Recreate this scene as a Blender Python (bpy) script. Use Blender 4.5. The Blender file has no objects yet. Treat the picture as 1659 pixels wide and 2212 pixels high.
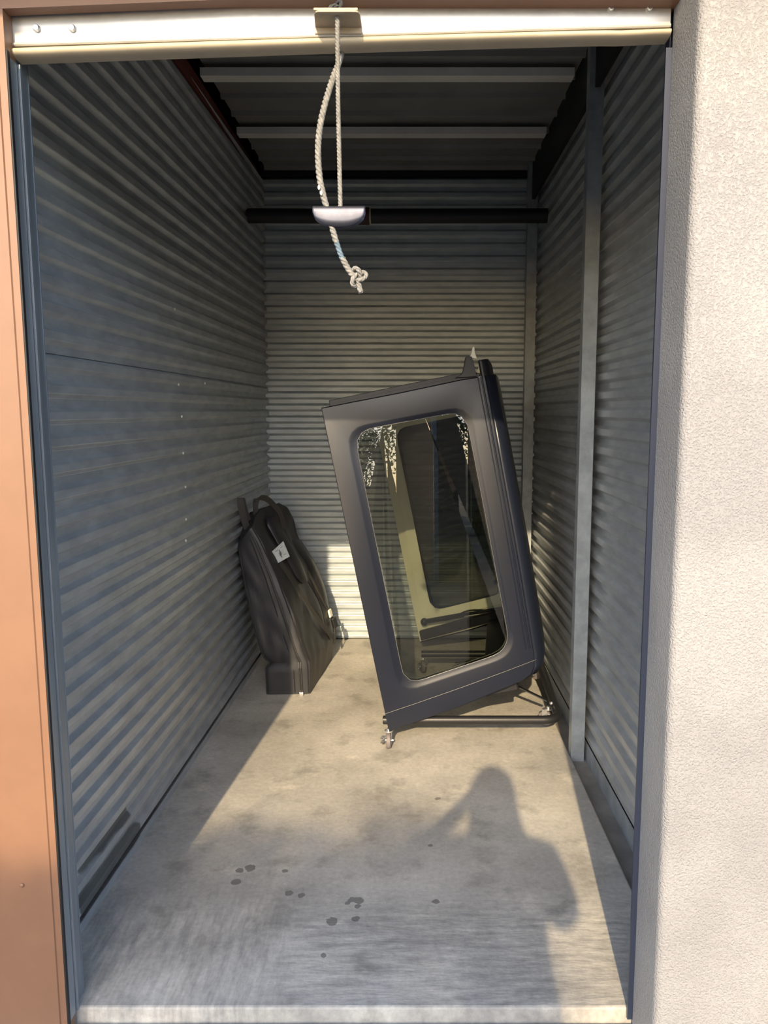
import bpy, bmesh, math, random
from mathutils import Vector, Matrix, noise
random.seed(7)

# ------------------------------------------------------------------ camera
FPX, CX, CY, CAMH = 1661.0, 890.0, 1106.0, 1.4
PITCH = math.atan2(217, FPX)
scene = bpy.context.scene
cd = bpy.data.cameras.new('camera'); cam = bpy.data.objects.new('camera', cd)
scene.collection.objects.link(cam); scene.camera = cam
cd.sensor_fit = 'VERTICAL'; cd.sensor_height = 36.0; cd.sensor_width = 27.0
cd.lens = FPX * 36.0 / 2212.0
cd.shift_x = (829.5 - CX) / 2212.0
cd.clip_start = 0.01; cd.clip_end = 500
cam.location = (0, 0, CAMH); cam.rotation_euler = (math.pi / 2 - PITCH, 0, 0)

# ------------------------------------------------------------------ world, sun, exposure
SUN_DIR = Vector((0.092, 1.0, -0.505)).normalized()      # direction the sunlight travels
world = bpy.data.worlds.new('sky'); scene.world = world; world.use_nodes = True
wn = world.node_tree.nodes; wl = world.node_tree.links
bg = wn['Background']
sky = wn.new('ShaderNodeTexSky'); sky.sky_type = 'NISHITA'
sky.sun_disc = False; sky.sun_elevation = math.asin(-SUN_DIR.z)
sky.sun_rotation = math.atan2(-SUN_DIR.x, -SUN_DIR.y)
sky.air_density = 1.0; sky.dust_density = 1.5; sky.ozone_density = 1.6
wl.new(sky.outputs[0], bg.inputs[0]); bg.inputs[1].default_value = 0.31
sd = bpy.data.lights.new('sun', 'SUN'); sun = bpy.data.objects.new('sun', sd)
scene.collection.objects.link(sun)
sd.energy = 3.5; sd.color = (1.0, 0.78, 0.48); sd.angle = math.radians(0.6)
sun.rotation_euler = SUN_DIR.to_track_quat('-Z', 'Y').to_euler(); sun.location = (-2, -12, 9)
vs = scene.view_settings
vs.view_transform = 'Standard'; vs.look = 'None'; vs.gamma = 1.0; vs.use_curve_mapping = False
vs.exposure = 0.95

# ------------------------------------------------------------------ helpers
COL = scene.collection
def ray(u, v):
    x = (u - CX) / FPX; y = (CY - v) / FPX
    return Vector((x, math.cos(PITCH) + math.sin(PITCH) * y, -math.sin(PITCH) + math.cos(PITCH) * y))
CAM = Vector((0, 0, CAMH))
def atY(u, v, Y):
    d = ray(u, v); return CAM + d * (Y / d.y)
def onplane(u, v, P, n):
    d = ray(u, v); return CAM + d * (n.dot(P - CAM) / n.dot(d))

def link(o, parent=None):
    COL.objects.link(o)
    if parent is not None:
        o.parent = parent
        p = parent; m = Matrix.Identity(4)
        o.matrix_parent_inverse = Matrix.Translation(-world_loc(parent))
    return o
def world_loc(o):
    v = Vector(o.location)
    if o.parent is not None and o.type == 'EMPTY': v = v
    return v if o.type == 'EMPTY' else Vector((0, 0, 0))
def tag(o, label=None, cat=None, group=None, kind=None):
    if label: o['label'] = label
    if cat: o['category'] = cat
    if group: o['group'] = group
    if kind: o['kind'] = kind
    return o
def thing(name, loc, label=None, cat=None, group=None, kind=None):
    o = bpy.data.objects.new(name, None); o.location = loc; o.empty_display_size = 0.1
    COL.objects.link(o); return tag(o, label, cat, group, kind)

class MB:
    def __init__(s): s.v = []; s.f = []; s.mi = []
    def add(s, vs, fs, mi=0):
        b = len(s.v); s.v += [tuple(x) for x in vs]
        s.f += [tuple(b + i for i in f) for f in fs]; s.mi += [mi] * len(fs); return s
    def box(s, x0, x1, y0, y1, z0, z1, mi=0):
        v = [(x0,y0,z0),(x1,y0,z0),(x1,y1,z0),(x0,y1,z0),(x0,y0,z1),(x1,y0,z1),(x1,y1,z1),(x0,y1,z1)]
        return s.add(v, [(0,3,2,1),(4,5,6,7),(0,1,5,4),(1,2,6,5),(2,3,7,6),(3,0,4,7)], mi)
    def obox(s, c, ax, ay, az, mi=0):
        c = Vector(c); ax, ay, az = Vector(ax), Vector(ay), Vector(az)
        v = [c + ax*i + ay*j + az*k for k in (-1,1) for (i,j) in ((-1,-1),(1,-1),(1,1),(-1,1))]
        return s.add(v, [(0,3,2,1),(4,5,6,7),(0,1,5,4),(1,2,6,5),(2,3,7,6),(3,0,4,7)], mi)
    def loft(s, rings, closed=True, cap0=False, cap1=False, mi=0):
        n = len(rings[0]); v = [p for r in rings for p in r]; f = []
        for i in range(len(rings) - 1):
            for j in range(n if closed else n - 1):
                k = (j + 1) % n
                f.append((i*n + j, i*n + k, (i+1)*n + k, (i+1)*n + j))
        if cap0: f.append(tuple(range(n - 1, -1, -1)))
        if cap1: f.append(tuple((len(rings)-1)*n + j for j in range(n)))
        return s.add(v, f, mi)
    def tube(s, path, r, n=10, caps=True, mi=0):
        path = [Vector(p) for p in path]; rings = []
        up = None
        for i, p in enumerate(path):
            a = path[max(0, i-1)]; b = path[min(len(path)-1, i+1)]
            t = (b - a).normalized()
            if up is None:
                up = Vector((0,0,1)) if abs(t.z) < 0.9 else Vector((1,0,0))
            x = t.cross(up)
            if x.length < 1e-5: x = t.orthogonal()
            x.normalize(); y = x.cross(t).normalized(); up = y
            rr = r[i] if isinstance(r, (list, tuple)) else r
            rings.append([p + (x*math.cos(a_) + y*math.sin(a_)) * rr for a_ in [2*math.pi*k/n for k in range(n)]])
        return s.loft(rings, True, caps, caps, mi)
    def ribbon(s, path, w, side, t=0.002, mi=0):
        """flat webbing along path, width w in direction side"""
        path = [Vector(p) for p in path]; rings = []
        for i, p in enumerate(path):
            a = path[max(0, i-1)]; b = path[min(len(path)-1, i+1)]
            d = (b - a).normalized(); sd = Vector(side[i] if isinstance(side, list) else side)
            sd = (sd - d*sd.dot(d)).normalized(); nn = d.cross(sd).normalized()
            rings.append([p - sd*w/2 - nn*t/2, p + sd*w/2 - nn*t/2, p + sd*w/2 + nn*t/2, p - sd*w/2 + nn*t/2])
        return s.loft(rings, True, True, True, mi)
    def sphere(s, c, r, nu=12, nv=8, scale=(1,1,1), mi=0):
        c = Vector(c); rings = []
        for j in range(1, nv):
            th = math.pi*j/nv
            rings.append([c + Vector((math.sin(th)*math.cos(2*math.pi*i/nu)*r*scale[0], math.sin(th)*math.sin(2*math.pi*i/nu)*r*scale[1], math.cos(th)*r*scale[2])) for i in range(nu)])
        b = len(s.v); s.loft(rings, True, False, False, mi)
        t0 = len(s.v); s.v.append(tuple(c + Vector((0,0,r*scale[2])))); s.v.append(tuple(c - Vector((0,0,r*scale[2]))))
        for i in range(nu):
            k = (i+1) % nu
            s.f.append((t0, b+i, b+k)); s.mi.append(mi)
            s.f.append((t0+1, b+(nv-2)*nu+k, b+(nv-2)*nu+i)); s.mi.append(mi)
        return s
    def build(s, name, mat, parent=None, smooth=False, bevel=0, sub=0, auto=40):
        me = bpy.data.meshes.new(name); me.from_pydata(s.v, [], s.f)
        for m in (mat if isinstance(mat, (list, tuple)) else [mat]): me.materials.append(m)
        if any(s.mi): me.polygons.foreach_set('material_index', s.mi)
        bm = bmesh.new(); bm.from_mesh(me); bmesh.ops.recalc_face_normals(bm, faces=bm.faces)
        if smooth:
            ca = math.radians(auto)
            for f in bm.faces: f.smooth = True
            for e in bm.edges:
                if len(e.link_faces) == 2 and e.calc_face_angle(0) > ca: e.smooth = False
        bm.to_mesh(me); bm.free(); me.update()
        o = bpy.data.objects.new(name, me); link(o, parent)
        if bevel:
            m = o.modifiers.new('bevel', 'BEVEL'); m.width = bevel; m.segments = 2; m.limit_method = 'ANGLE'
        if sub:
            m = o.modifiers.new('sub', 'SUBSURF'); m.levels = sub; m.render_levels = sub
        return o

def catmull(pts, n=8):
    pts = [Vector(p) for p in pts]; out = []
    for i in range(len(pts) - 1):
        p0 = pts[max(0, i-1)]; p1 = pts[i]; p2 = pts[i+1]; p3 = pts[min(len(pts)-1, i+2)]
        for k in range(n):
            t = k / n
            out.append(0.5*((2*p1) + (p2-p0)*t + (2*p0-5*p1+4*p2-p3)*t*t + (3*p1-p0-3*p2+p3)*t**3))
    out.append(pts[-1]); return out

# ------------------------------------------------------------------ materials
def mat(name, col, rough=0.5, metal=0.0, var=0.0, vscale=8.0, col2=None, bump=0.0, bscale=60.0, spec=0.5, stretch=(1,1,1), lo=0.35, hi=0.65):
    m = bpy.data.materials.new(name); m.use_nodes = True
    nt = m.node_tree; N = nt.nodes; L = nt.links; b = N['Principled BSDF']
    b.inputs['Base Color'].default_value = (*col, 1); b.inputs['Roughness'].default_value = rough
    b.inputs['Metallic'].default_value = metal; b.inputs['Specular IOR Level'].default_value = spec
    if var or col2 or bump:
        tc = N.new('ShaderNodeTexCoord'); mp = N.new('ShaderNodeMapping'); mp.inputs['Scale'].default_value = stretch
        L.new(tc.outputs['Object'], mp.inputs[0])
    if var or col2:
        nz = N.new('ShaderNodeTexNoise'); nz.inputs['Scale'].default_value = vscale; nz.inputs['Detail'].default_value = 8; nz.inputs['Roughness'].default_value = 0.6
        L.new(mp.outputs[0], nz.inputs['Vector'])
        rp = N.new('ShaderNodeValToRGB'); rp.color_ramp.elements[0].position = lo; rp.color_ramp.elements[1].position = hi
        c2 = col2 if col2 else tuple(min(1, c*(1+var)) for c in col)
        c1 = col if col2 else tuple(c*(1-var) for c in col)
        rp.color_ramp.elements[0].color = (*c1, 1); rp.color_ramp.elements[1].color = (*c2, 1)
        L.new(nz.outputs[0], rp.inputs[0]); L.new(rp.outputs[0], b.inputs['Base Color'])
    if bump:
        n2 = N.new('ShaderNodeTexNoise'); n2.inputs['Scale'].default_value = bscale; n2.inputs['Detail'].default_value = 6
        L.new(mp.outputs[0], n2.inputs['Vector'])
        bp = N.new('ShaderNodeBump'); bp.inputs['Strength'].default_value = bump; bp.inputs['Distance'].default_value = 0.01
        L.new(n2.outputs[0], bp.inputs['Height']); L.new(bp.outputs[0], b.inputs['Normal'])
    return m

M = {}
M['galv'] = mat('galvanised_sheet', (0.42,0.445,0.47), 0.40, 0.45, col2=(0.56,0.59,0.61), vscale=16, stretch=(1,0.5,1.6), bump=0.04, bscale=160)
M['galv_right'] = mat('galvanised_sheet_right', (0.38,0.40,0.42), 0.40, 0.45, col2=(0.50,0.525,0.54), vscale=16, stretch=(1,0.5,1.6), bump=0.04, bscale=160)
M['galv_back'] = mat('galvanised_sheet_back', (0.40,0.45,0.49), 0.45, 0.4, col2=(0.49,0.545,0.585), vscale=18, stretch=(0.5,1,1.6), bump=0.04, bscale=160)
M['post'] = mat('galvanised_post', (0.33,0.36,0.38), 0.5, 0.35, var=0.18, vscale=14, bump=0.05)
M['deck'] = mat('roof_deck_metal', (0.26,0.26,0.25), 0.5, 0.3, var=0.12, vscale=3)
M['purlin'] = mat('purlin_steel', (0.78,0.77,0.74), 0.45, 0.2, var=0.1, vscale=3)
M['black_steel_and_shade'] = mat('black_steel_and_shade', (0.014,0.013,0.016), 0.55, 0.2)  # black of the tube, also painted shade on the ceiling-edge beam and gap
M['red_steel'] = mat('red_primer_steel', (0.16,0.035,0.025), 0.6, 0.0, var=0.25, vscale=7)
M['dark_void'] = mat('gap_shade_black', (0.02,0.02,0.02), 0.9)
M['orange'] = mat('terracotta_painted_metal', (0.205,0.108,0.064), 0.42, 0.0, var=0.06, vscale=5)
M['rubber'] = mat('black_rubber', (0.012,0.012,0.014), 0.6)
M['track'] = mat('grey_steel_track', (0.30,0.34,0.38), 0.4, 0.5, var=0.15, vscale=20, stretch=(1,1,0.1))
M['bar'] = mat('bare_aluminium_bar', (0.50,0.50,0.49), 0.36, 0.45, var=0.06, vscale=18)
M['seal'] = mat('beige_bottom_seal', (0.52,0.44,0.31), 0.55, var=0.06, vscale=12)
M['curtain'] = mat('door_curtain_steel', (0.42,0.43,0.42), 0.45, 0.2, var=0.08, vscale=6)
M['bracket'] = mat('tan_painted_bracket', (0.40,0.33,0.24), 0.5, var=0.12, vscale=30)
M['rope'] = mat('grey_white_rope', (0.205,0.20,0.19), 0.85, var=0.3, vscale=150)
M['rope_blue'] = mat('blue_worn_rope', (0.11,0.16,0.21), 0.85, var=0.2, vscale=150)
M['rope_dark'] = mat('dark_grey_rope', (0.06,0.063,0.07), 0.9, var=0.3, vscale=150)
M['chrome'] = mat('zinc_plated_steel', (0.70,0.72,0.74), 0.25, 0.9)
M['handle'] = mat('bright_handle_metal', (0.10,0.105,0.135), 0.52, 0.9, var=0.12, vscale=60)
M['paint'] = mat('satin_black_paint', (0.008,0.0105,0.020), 0.30, 0.0, bump=0.02, bscale=350, spec=0.42)
M['paint_dark'] = mat('black_weatherstrip', (0.008,0.008,0.011), 0.45)
M['liner'] = mat('pale_headliner', (0.74,0.74,0.60), 0.75, var=0.05, vscale=6)
M['cart'] = mat('black_powder_coat', (0.012,0.012,0.014), 0.42, bump=0.05, bscale=250)
M['wheel'] = mat('grey_caster_tyre', (0.16,0.14,0.14), 0.6)
M['bag'] = mat('black_nylon', (0.026,0.026,0.031), 0.48, bump=0.22, bscale=18, spec=0.5, stretch=(1,1,0.4))
M['web'] = mat('black_webbing', (0.046,0.043,0.040), 0.75, bump=0.2, bscale=300)
M['zip'] = mat('zipper_teeth', (0.03,0.03,0.032), 0.4, 0.3)
M['tagw'] = mat('pale_paper_label', (0.55,0.60,0.62), 0.6, var=0.12, vscale=60)
M['ink'] = mat('label_ink', (0.12,0.13,0.14), 0.7)
M['edge'] = mat('edge_highlight_grey', (0.22,0.22,0.23), 0.3, 0.5)  # lighter grey that paints the highlight on the glass edge
M['white'] = mat('white_plastic_and_glint', (0.75,0.74,0.66), 0.5)
M['brown'] = mat('brown_painted_wall', (0.16,0.095,0.065), 0.7, var=0.15, vscale=2)
M['asphalt'] = mat('asphalt', (0.16,0.155,0.15), 0.9, var=0.2, vscale=4, bump=0.3, bscale=80)
M['bark'] = mat('tree_bark', (0.12,0.085,0.06), 0.9, var=0.3, vscale=12, bump=0.4, bscale=20)
M['leaf'] = mat('tree_leaf', (0.05,0.085,0.025), 0.55, var=0.35, vscale=3)
M['skin'] = mat('skin', (0.50,0.29,0.20), 0.55)
M['shirt'] = mat('blue_grey_shirt', (0.10,0.13,0.19), 0.85, bump=0.1, bscale=30)
M['pants'] = mat('dark_trousers', (0.02,0.022,0.035), 0.85, bump=0.1, bscale=25)
M['shoe'] = mat('pale_shoe', (0.45,0.47,0.50), 0.7)
M['hair'] = mat('dark_hair', (0.03,0.02,0.014), 0.6)
M['phone'] = mat('phone_black_glass', (0.015,0.015,0.018), 0.15)
M['curb'] = mat('kerb_concrete', (0.5,0.48,0.44), 0.85, var=0.1, vscale=9)

def stains(m, caps, scuffs=True):
    nt = m.node_tree; N = nt.nodes; L = nt.links; b = N['Principled BSDF']
    src = b.inputs['Base Color'].links[0].from_socket
    tc = N.new('ShaderNodeTexCoord'); sx = N.new('ShaderNodeSeparateXYZ'); L.new(tc.outputs['Object'], sx.inputs[0])
    def mth(op, a, c=0.0, clamp=False):
        x = N.new('ShaderNodeMath'); x.operation = op; x.use_clamp = clamp
        for i, q in enumerate((a, c)):
            if hasattr(q, 'links'): L.new(q, x.inputs[i])
            else: x.inputs[i].default_value = q
        return x.outputs[0]
    wob = N.new('ShaderNodeTexNoise'); wob.inputs['Scale'].default_value = 14; L.new(tc.outputs['Object'], wob.inputs['Vector'])
    tot = None
    for (y0, z0, y1, z1, r) in caps:
        vy, vz = y1-y0, z1-z0; l2 = vy*vy + vz*vz
        dy = mth('SUBTRACT', sx.outputs[1], y0); dz = mth('SUBTRACT', sx.outputs[2], z0)
        t = mth('DIVIDE', mth('ADD', mth('MULTIPLY', dy, vy), mth('MULTIPLY', dz, vz)), l2, True)
        ey = mth('SUBTRACT', dy, mth('MULTIPLY', t, vy)); ez = mth('SUBTRACT', dz, mth('MULTIPLY', t, vz))
        d = mth('SQRT', mth('ADD', mth('MULTIPLY', ey, ey), mth('MULTIPLY', ez, ez)))
        d = mth('ADD', d, mth('MULTIPLY', mth('SUBTRACT', wob.outputs[0], 0.5), 0.012))
        g = mth('DIVIDE', mth('SUBTRACT', r, d), 0.008, True)
        tot = g if tot is None else mth('MAXIMUM', tot, g)
    mx = N.new('ShaderNodeMix'); mx.data_type = 'RGBA'; mx.inputs[7].default_value = (0.07,0.075,0.07,1)
    if tot is None: mx.inputs[0].default_value = 0.0
    else: L.new(mth('MULTIPLY', tot, 0.75), mx.inputs[0])
    L.new(src, mx.inputs[6]); out = mx.outputs[2]
    mp = N.new('ShaderNodeMapping'); mp.inputs['Scale'].default_value = (1, 0.6, 1); L.new(tc.outputs['Object'], mp.inputs[0])
    n = N.new('ShaderNodeTexNoise'); n.inputs['Scale'].default_value = 22; n.inputs['Detail'].default_value = 9; n.inputs['Roughness'].default_value = 0.75; L.new(mp.outputs[0], n.inputs['Vector'])
    n2 = N.new('ShaderNodeTexNoise'); n2.inputs['Scale'].default_value = 2.2; n2.inputs['Detail'].default_value = 3; L.new(tc.outputs['Object'], n2.inputs['Vector'])
    rz = N.new('ShaderNodeMapRange'); rz.inputs[1].default_value = 0.62; rz.inputs[2].default_value = 0.72; L.new(n.outputs[0], rz.inputs[0])
    rz2 = N.new('ShaderNodeMapRange'); rz2.inputs[1].default_value = 0.46; rz2.inputs[2].default_value = 0.60; L.new(n2.outputs[0], rz2.inputs[0])
    m2 = N.new('ShaderNodeMix'); m2.data_type = 'RGBA'; m2.inputs[7].default_value = (0.62,0.64,0.63,1)
    L.new(mth('MULTIPLY', mth('MULTIPLY', rz.outputs[0], rz2.outputs[0]), 0.6), m2.inputs[0]); L.new(out, m2.inputs[6])
    L.new(m2.outputs[2], b.inputs['Base Color'])
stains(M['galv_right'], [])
stains(M['galv'], [(1.973,0.157,2.286,0.144,0.022),(1.95,0.060,2.344,0.050,0.030)])
def stucco():
    m = bpy.data.materials.new('painted_stucco'); m.use_nodes = True
    nt = m.node_tree; N = nt.nodes; L = nt.links; b = N['Principled BSDF']
    b.inputs['Roughness'].default_value = 0.62
    tc = N.new('ShaderNodeTexCoord')
    n1 = N.new('ShaderNodeTexNoise'); n1.inputs['Scale'].default_value = 240; n1.inputs['Detail'].default_value = 3; n1.inputs['Roughness'].default_value = 0.55
    n2 = N.new('ShaderNodeTexVoronoi'); n2.inputs['Scale'].default_value = 180
    n3 = N.new('ShaderNodeTexNoise'); n3.inputs['Scale'].default_value = 3; n3.inputs['Detail'].default_value = 4
    for n in (n1, n2, n3): L.new(tc.outputs['Object'], n.inputs['Vector'])
    mx = N.new('ShaderNodeMath'); mx.operation = 'MULTIPLY_ADD'; L.new(n2.outputs['Distance'], mx.inputs[0]); mx.inputs[1].default_value = 0.35; L.new(n1.outputs[0], mx.inputs[2])
    rp0 = N.new('ShaderNodeValToRGB'); rp0.color_ramp.elements[0].position = 0.35; rp0.color_ramp.elements[1].position = 0.75
    L.new(mx.outputs[0], rp0.inputs[0])
    bp = N.new('ShaderNodeBump'); bp.inputs['Strength'].default_value = 0.55; bp.inputs['Distance'].default_value = 0.004
    L.new(rp0.outputs[0], bp.inputs['Height']); L.new(bp.outputs[0], b.inputs['Normal'])
    rp = N.new('ShaderNodeValToRGB'); rp.color_ramp.elements[0].color = (0.24,0.237,0.245,1); rp.color_ramp.elements[1].color = (0.285,0.282,0.287,1)
    rp.color_ramp.elements[0].position = 0.4; rp.color_ramp.elements[1].position = 0.6
    L.new(n3.outputs[0], rp.inputs[0]); L.new(rp.outputs[0], b.inputs['Base Color'])
    return m
M['stucco'] = stucco()

def concrete():
    m = bpy.data.materials.new('concrete_slab'); m.use_nodes = True
    nt = m.node_tree; N = nt.nodes; L = nt.links; b = N['Principled BSDF']
    tc = N.new('ShaderNodeTexCoord')
    def nz(scale, detail=6, stretch=(1,1,1), rot=0, rough=0.6):
        mp = N.new('ShaderNodeMapping'); mp.inputs['Scale'].default_value = stretch; mp.inputs['Rotation'].default_value = (0,0,rot)
        L.new(tc.outputs['Object'], mp.inputs[0])
        n = N.new('ShaderNodeTexNoise'); n.inputs['Scale'].default_value = scale; n.inputs['Detail'].default_value = detail; n.inputs['Roughness'].default_value = rough
        L.new(mp.outputs[0], n.inputs['Vector']); return n.outputs[0]
    def ramp(sock, p0, c0, p1, c1):
        r = N.new('ShaderNodeValToRGB'); e = r.color_ramp.elements
        e[0].position = p0; e[0].color = (*c0,1); e[1].position = p1; e[1].color = (*c1,1)
        L.new(sock, r.inputs[0]); return r.outputs[0]
    def mix(a, bb, fac, mode='MIX'):
        x = N.new('ShaderNodeMix'); x.data_type = 'RGBA'; x.blend_type = mode
        if hasattr(fac, 'links'): L.new(fac, x.inputs[0])
        else: x.inputs[0].default_value = fac
        L.new(a, x.inputs[6]); L.new(bb, x.inputs[7]); return x.outputs[2]
    def math_(op, a, c):
        x = N.new('ShaderNodeMath'); x.operation = op
        for i, q in enumerate((a, c)):
            if hasattr(q, 'links'): L.new(q, x.inputs[i])
            else: x.inputs[i].default_value = q
        return x.outputs[0]
    base = ramp(nz(2.2, 8), 0.36, (0.35,0.33,0.295), 0.64, (0.53,0.50,0.445))
    fine = ramp(nz(60, 8, rough=0.7), 0.3, (0.80,0.80,0.80), 0.7, (1.1,1.1,1.1))
    c = mix(base, fine, 1.0, 'MULTIPLY')
    blot = ramp(nz(6.5, 5), 0.33, (0.55,0.55,0.54), 0.46, (1,1,1)); c = mix(c, blot, 0.6, 'MULTIPLY')
    pale = nz(4.3, 7, (1,1.6,1), 0.6); pr = ramp(pale, 0.60, (1,1,1), 0.70, (1.35,1.33,1.28)); c = mix(c, pr, 0.8, 'MULTIPLY')
    brn = nz(6, 6, (8,1.3,1), 0.30); brn2 = nz(6, 6, (1.5,8,1), -0.5)
    sx0 = N.new('ShaderNodeSeparateXYZ'); L.new(tc.outputs['Object'], sx0.inputs[0])
    hf = N.new('ShaderNodeMapRange'); hf.inputs[1].default_value = -0.42; hf.inputs[2].default_value = -0.28; L.new(sx0.outputs[0], hf.inputs[0])
    nr = N.new('ShaderNodeMapRange'); nr.inputs[1].default_value = 2.15; nr.inputs[2].default_value = 1.95; L.new(sx0.outputs[1], nr.inputs[0])
    bx = N.new('ShaderNodeMix'); bx.data_type = 'FLOAT'; L.new(hf.outputs[0], bx.inputs[0]); L.new(brn, bx.inputs[2]); L.new(brn2, bx.inputs[3])
    c = mix(c, ramp(bx.outputs[0], 0.35, (0.74,0.75,0.77), 0.62, (1.12,1.12,1.12)), nr.outputs[0], 'MULTIPLY')
    # oil drops at fixed spots
    sx = N.new('ShaderNodeSeparateXYZ'); L.new(tc.outputs['Object'], sx.inputs[0])
    wob = nz(45, 4)
    tot = None
    for (x, y, r) in [(-.221,1.965,.017),(-.157,1.975,.011),(-.154,2.057,.016),(-.175,2.06,.011),(-.185,2.045,.008),(-.501,2.216,.017),(-.53,2.205,.013),(-.528,2.145,.015),(-.36,2.089,.012),(-.324,2.08,.011),(-.155,2.03,.010),(-.39,2.20,.010),(.093,2.646,.010),(-.23,1.83,.008),(.06,2.34,.008),(.07,2.05,.010)]:
        dx = math_('SUBTRACT', sx.outputs[0], x); dy = math_('SUBTRACT', sx.outputs[1], y)
        d2 = math_('ADD', math_('MULTIPLY', dx, dx), math_('MULTIPLY', dy, dy))
        d = math_('SQRT', d2, 0.0)
        g = math_('LESS_THAN', math_('MULTIPLY', d, math_('ADD', math_('MULTIPLY', wob, 1.6), 0.2)), r)
        tot = g if tot is None else math_('MAXIMUM', tot, g)
    dark = N.new('ShaderNodeRGB'); dark.outputs[0].default_value = (0.115,0.11,0.10,1)
    c = mix(c, dark.outputs[0], math_('MULTIPLY', tot, 0.75))
    L.new(c, b.inputs['Base Color'])
    b.inputs['Roughness'].default_value = 0.72
    # broom strokes near the door opening, fine grain elsewhere
    near = N.new('ShaderNodeMapRange'); near.inputs[1].default_value = 2.15; near.inputs[2].default_value = 1.95; near.inputs[3].default_value = 0.0; near.inputs[4].default_value = 1.0
    L.new(sx.outputs[1], near.inputs[0])
    br = nz(5, 6, (7,1.2,1), 0.30); br2 = nz(5, 6, (1.4,7,1), -0.5)
    half = N.new('ShaderNodeMapRange'); half.inputs[1].default_value = -0.40; half.inputs[2].default_value = -0.25
    L.new(sx.outputs[0], half.inputs[0])
    bm_ = N.new('ShaderNodeMix'); bm_.data_type = 'FLOAT'; L.new(half.outputs[0], bm_.inputs[0]); L.new(br, bm_.inputs[2]); L.new(br2, bm_.inputs[3])
    h = math_('ADD', math_('MULTIPLY', math_('MULTIPLY', bm_.outputs[0], near.outputs[0]), 1.6), math_('MULTIPLY', nz(90, 6), 0.25))
    bp = N.new('ShaderNodeBump'); bp.inputs['Strength'].default_value = 0.3; bp.inputs['Distance'].default_value = 0.006
    L.new(h, bp.inputs['Height']); L.new(bp.outputs[0], b.inputs['Normal'])
    return m
M['concrete'] = concrete()
M['gutter'] = mat('gutter_concrete', (0.17,0.16,0.15), 0.85, col2=(0.27,0.255,0.235), vscale=7, bump=0.25, bscale=50)

def glass_mat():
    m = bpy.data.materials.new('tinted_window_glass'); m.use_nodes = True
    nt = m.node_tree; N = nt.nodes; L = nt.links; N.remove(N['Principled BSDF'])
    tr = N.new('ShaderNodeBsdfTransparent'); tr.inputs[0].default_value = (0.37,0.385,0.345,1)
    gl = N.new('ShaderNodeBsdfGlossy'); gl.inputs['Roughness'].default_value = 0.0; gl.inputs[0].default_value = (1,1,1,1)
    fr = N.new('ShaderNodeFresnel'); fr.inputs[0].default_value = 1.62
    mx = N.new('ShaderNodeMixShader'); L.new(fr.outputs[0], mx.inputs[0]); L.new(tr.outputs[0], mx.inputs[1]); L.new(gl.outputs[0], mx.inputs[2])
    L.new(mx.outputs[0], N['Material Output'].inputs[0]); return m
M['glass'] = glass_mat()

# ------------------------------------------------------------------ setting: floor
YB = 4.63                                   # back wall
def xl(y): return -0.915 + 0.0157*(y - 1.89)   # left wall line
def xr(y): return 0.724 - 0.005*(y - 2.33)     # right wall line
mb = MB()
ys = [1.655, 2.0, 2.5, 3.0, 3.5, 4.0, 4.8]
mb.loft([[(-1.1,y,0),(0.65,y,0),(0.65,y,-0.12),(-1.1,y,-0.12)] for y in ys], True, True, True)
floor = tag(mb.build('floor', M['concrete'], bevel=0.006), kind='structure')
tag(MB().box(0.652,1.1,1.70,4.8,-0.14,-0.025).build('trim_1', M['gutter']), 'sunken concrete strip between slab edge and right wall', kind='structure')
thr = MB(); thr.box(-1.2,0.9,1.50,1.653,-0.2,-0.037)
tag(thr.build('trim_2', M['concrete'], bevel=0.008), 'raised concrete lip at the front of the storage unit', kind='structure')
tag(MB().box(-30,30,-40,1.498,-0.5,-0.045).build('ground', M['asphalt']), 'asphalt driveway outside the storage unit', 'ground', kind='structure')

# ------------------------------------------------------------------ corrugated walls
def profile(z0, z1, P, phase=0.0, D=0.016):
    """(z, depth) points of a trapezoid rib profile"""
    seq = [(0.0,0.0),(0.33,0.0),(0.50,1.0),(0.83,1.0)]
    out = []; k = math.floor((z0 - phase)/P) - 1
    while True:
        base = phase + k*P
        if base > z1: break
        for a, d in seq:
            z = base + a*P
            if z0 <= z <= z1: out.append((z, d*D))
        k += 1
    return out
def corrugated(name, z0, z1, P, p0, p1, inward, m, parent, phase=0.0, off=0.0, nseg=2, D=0.016):
    mb = MB(); pr = profile(z0, z1, P, phase, D); inward = Vector(inward)
    rings = []
    for k in range(nseg+1):
        p = Vector(p0).lerp(Vector(p1), k/nseg)
        rings.append([Vector((p.x, p.y, z)) + inward*(d + off) for z, d in pr])
    mb.loft(rings, False)
    o = mb.build(name, m, parent)
    md = o.modifiers.new('soft', 'BEVEL'); md.width = 0.0012; md.segments = 1; md.limit_method = 'ANGLE'; md.angle_limit = math.radians(20)
    s = o.modifiers.new('sheet', 'SOLIDIFY'); s.thickness = 0.001
    return o
wl_ = thing('wall_left', (xl(3), 3.2, 0), kind='structure')
SEAM = 1.545
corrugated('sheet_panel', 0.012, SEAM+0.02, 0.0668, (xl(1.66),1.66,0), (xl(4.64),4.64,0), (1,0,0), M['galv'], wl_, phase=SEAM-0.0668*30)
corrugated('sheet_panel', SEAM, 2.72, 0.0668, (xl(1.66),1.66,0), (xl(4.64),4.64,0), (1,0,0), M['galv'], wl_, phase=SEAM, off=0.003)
sc = MB()
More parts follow.
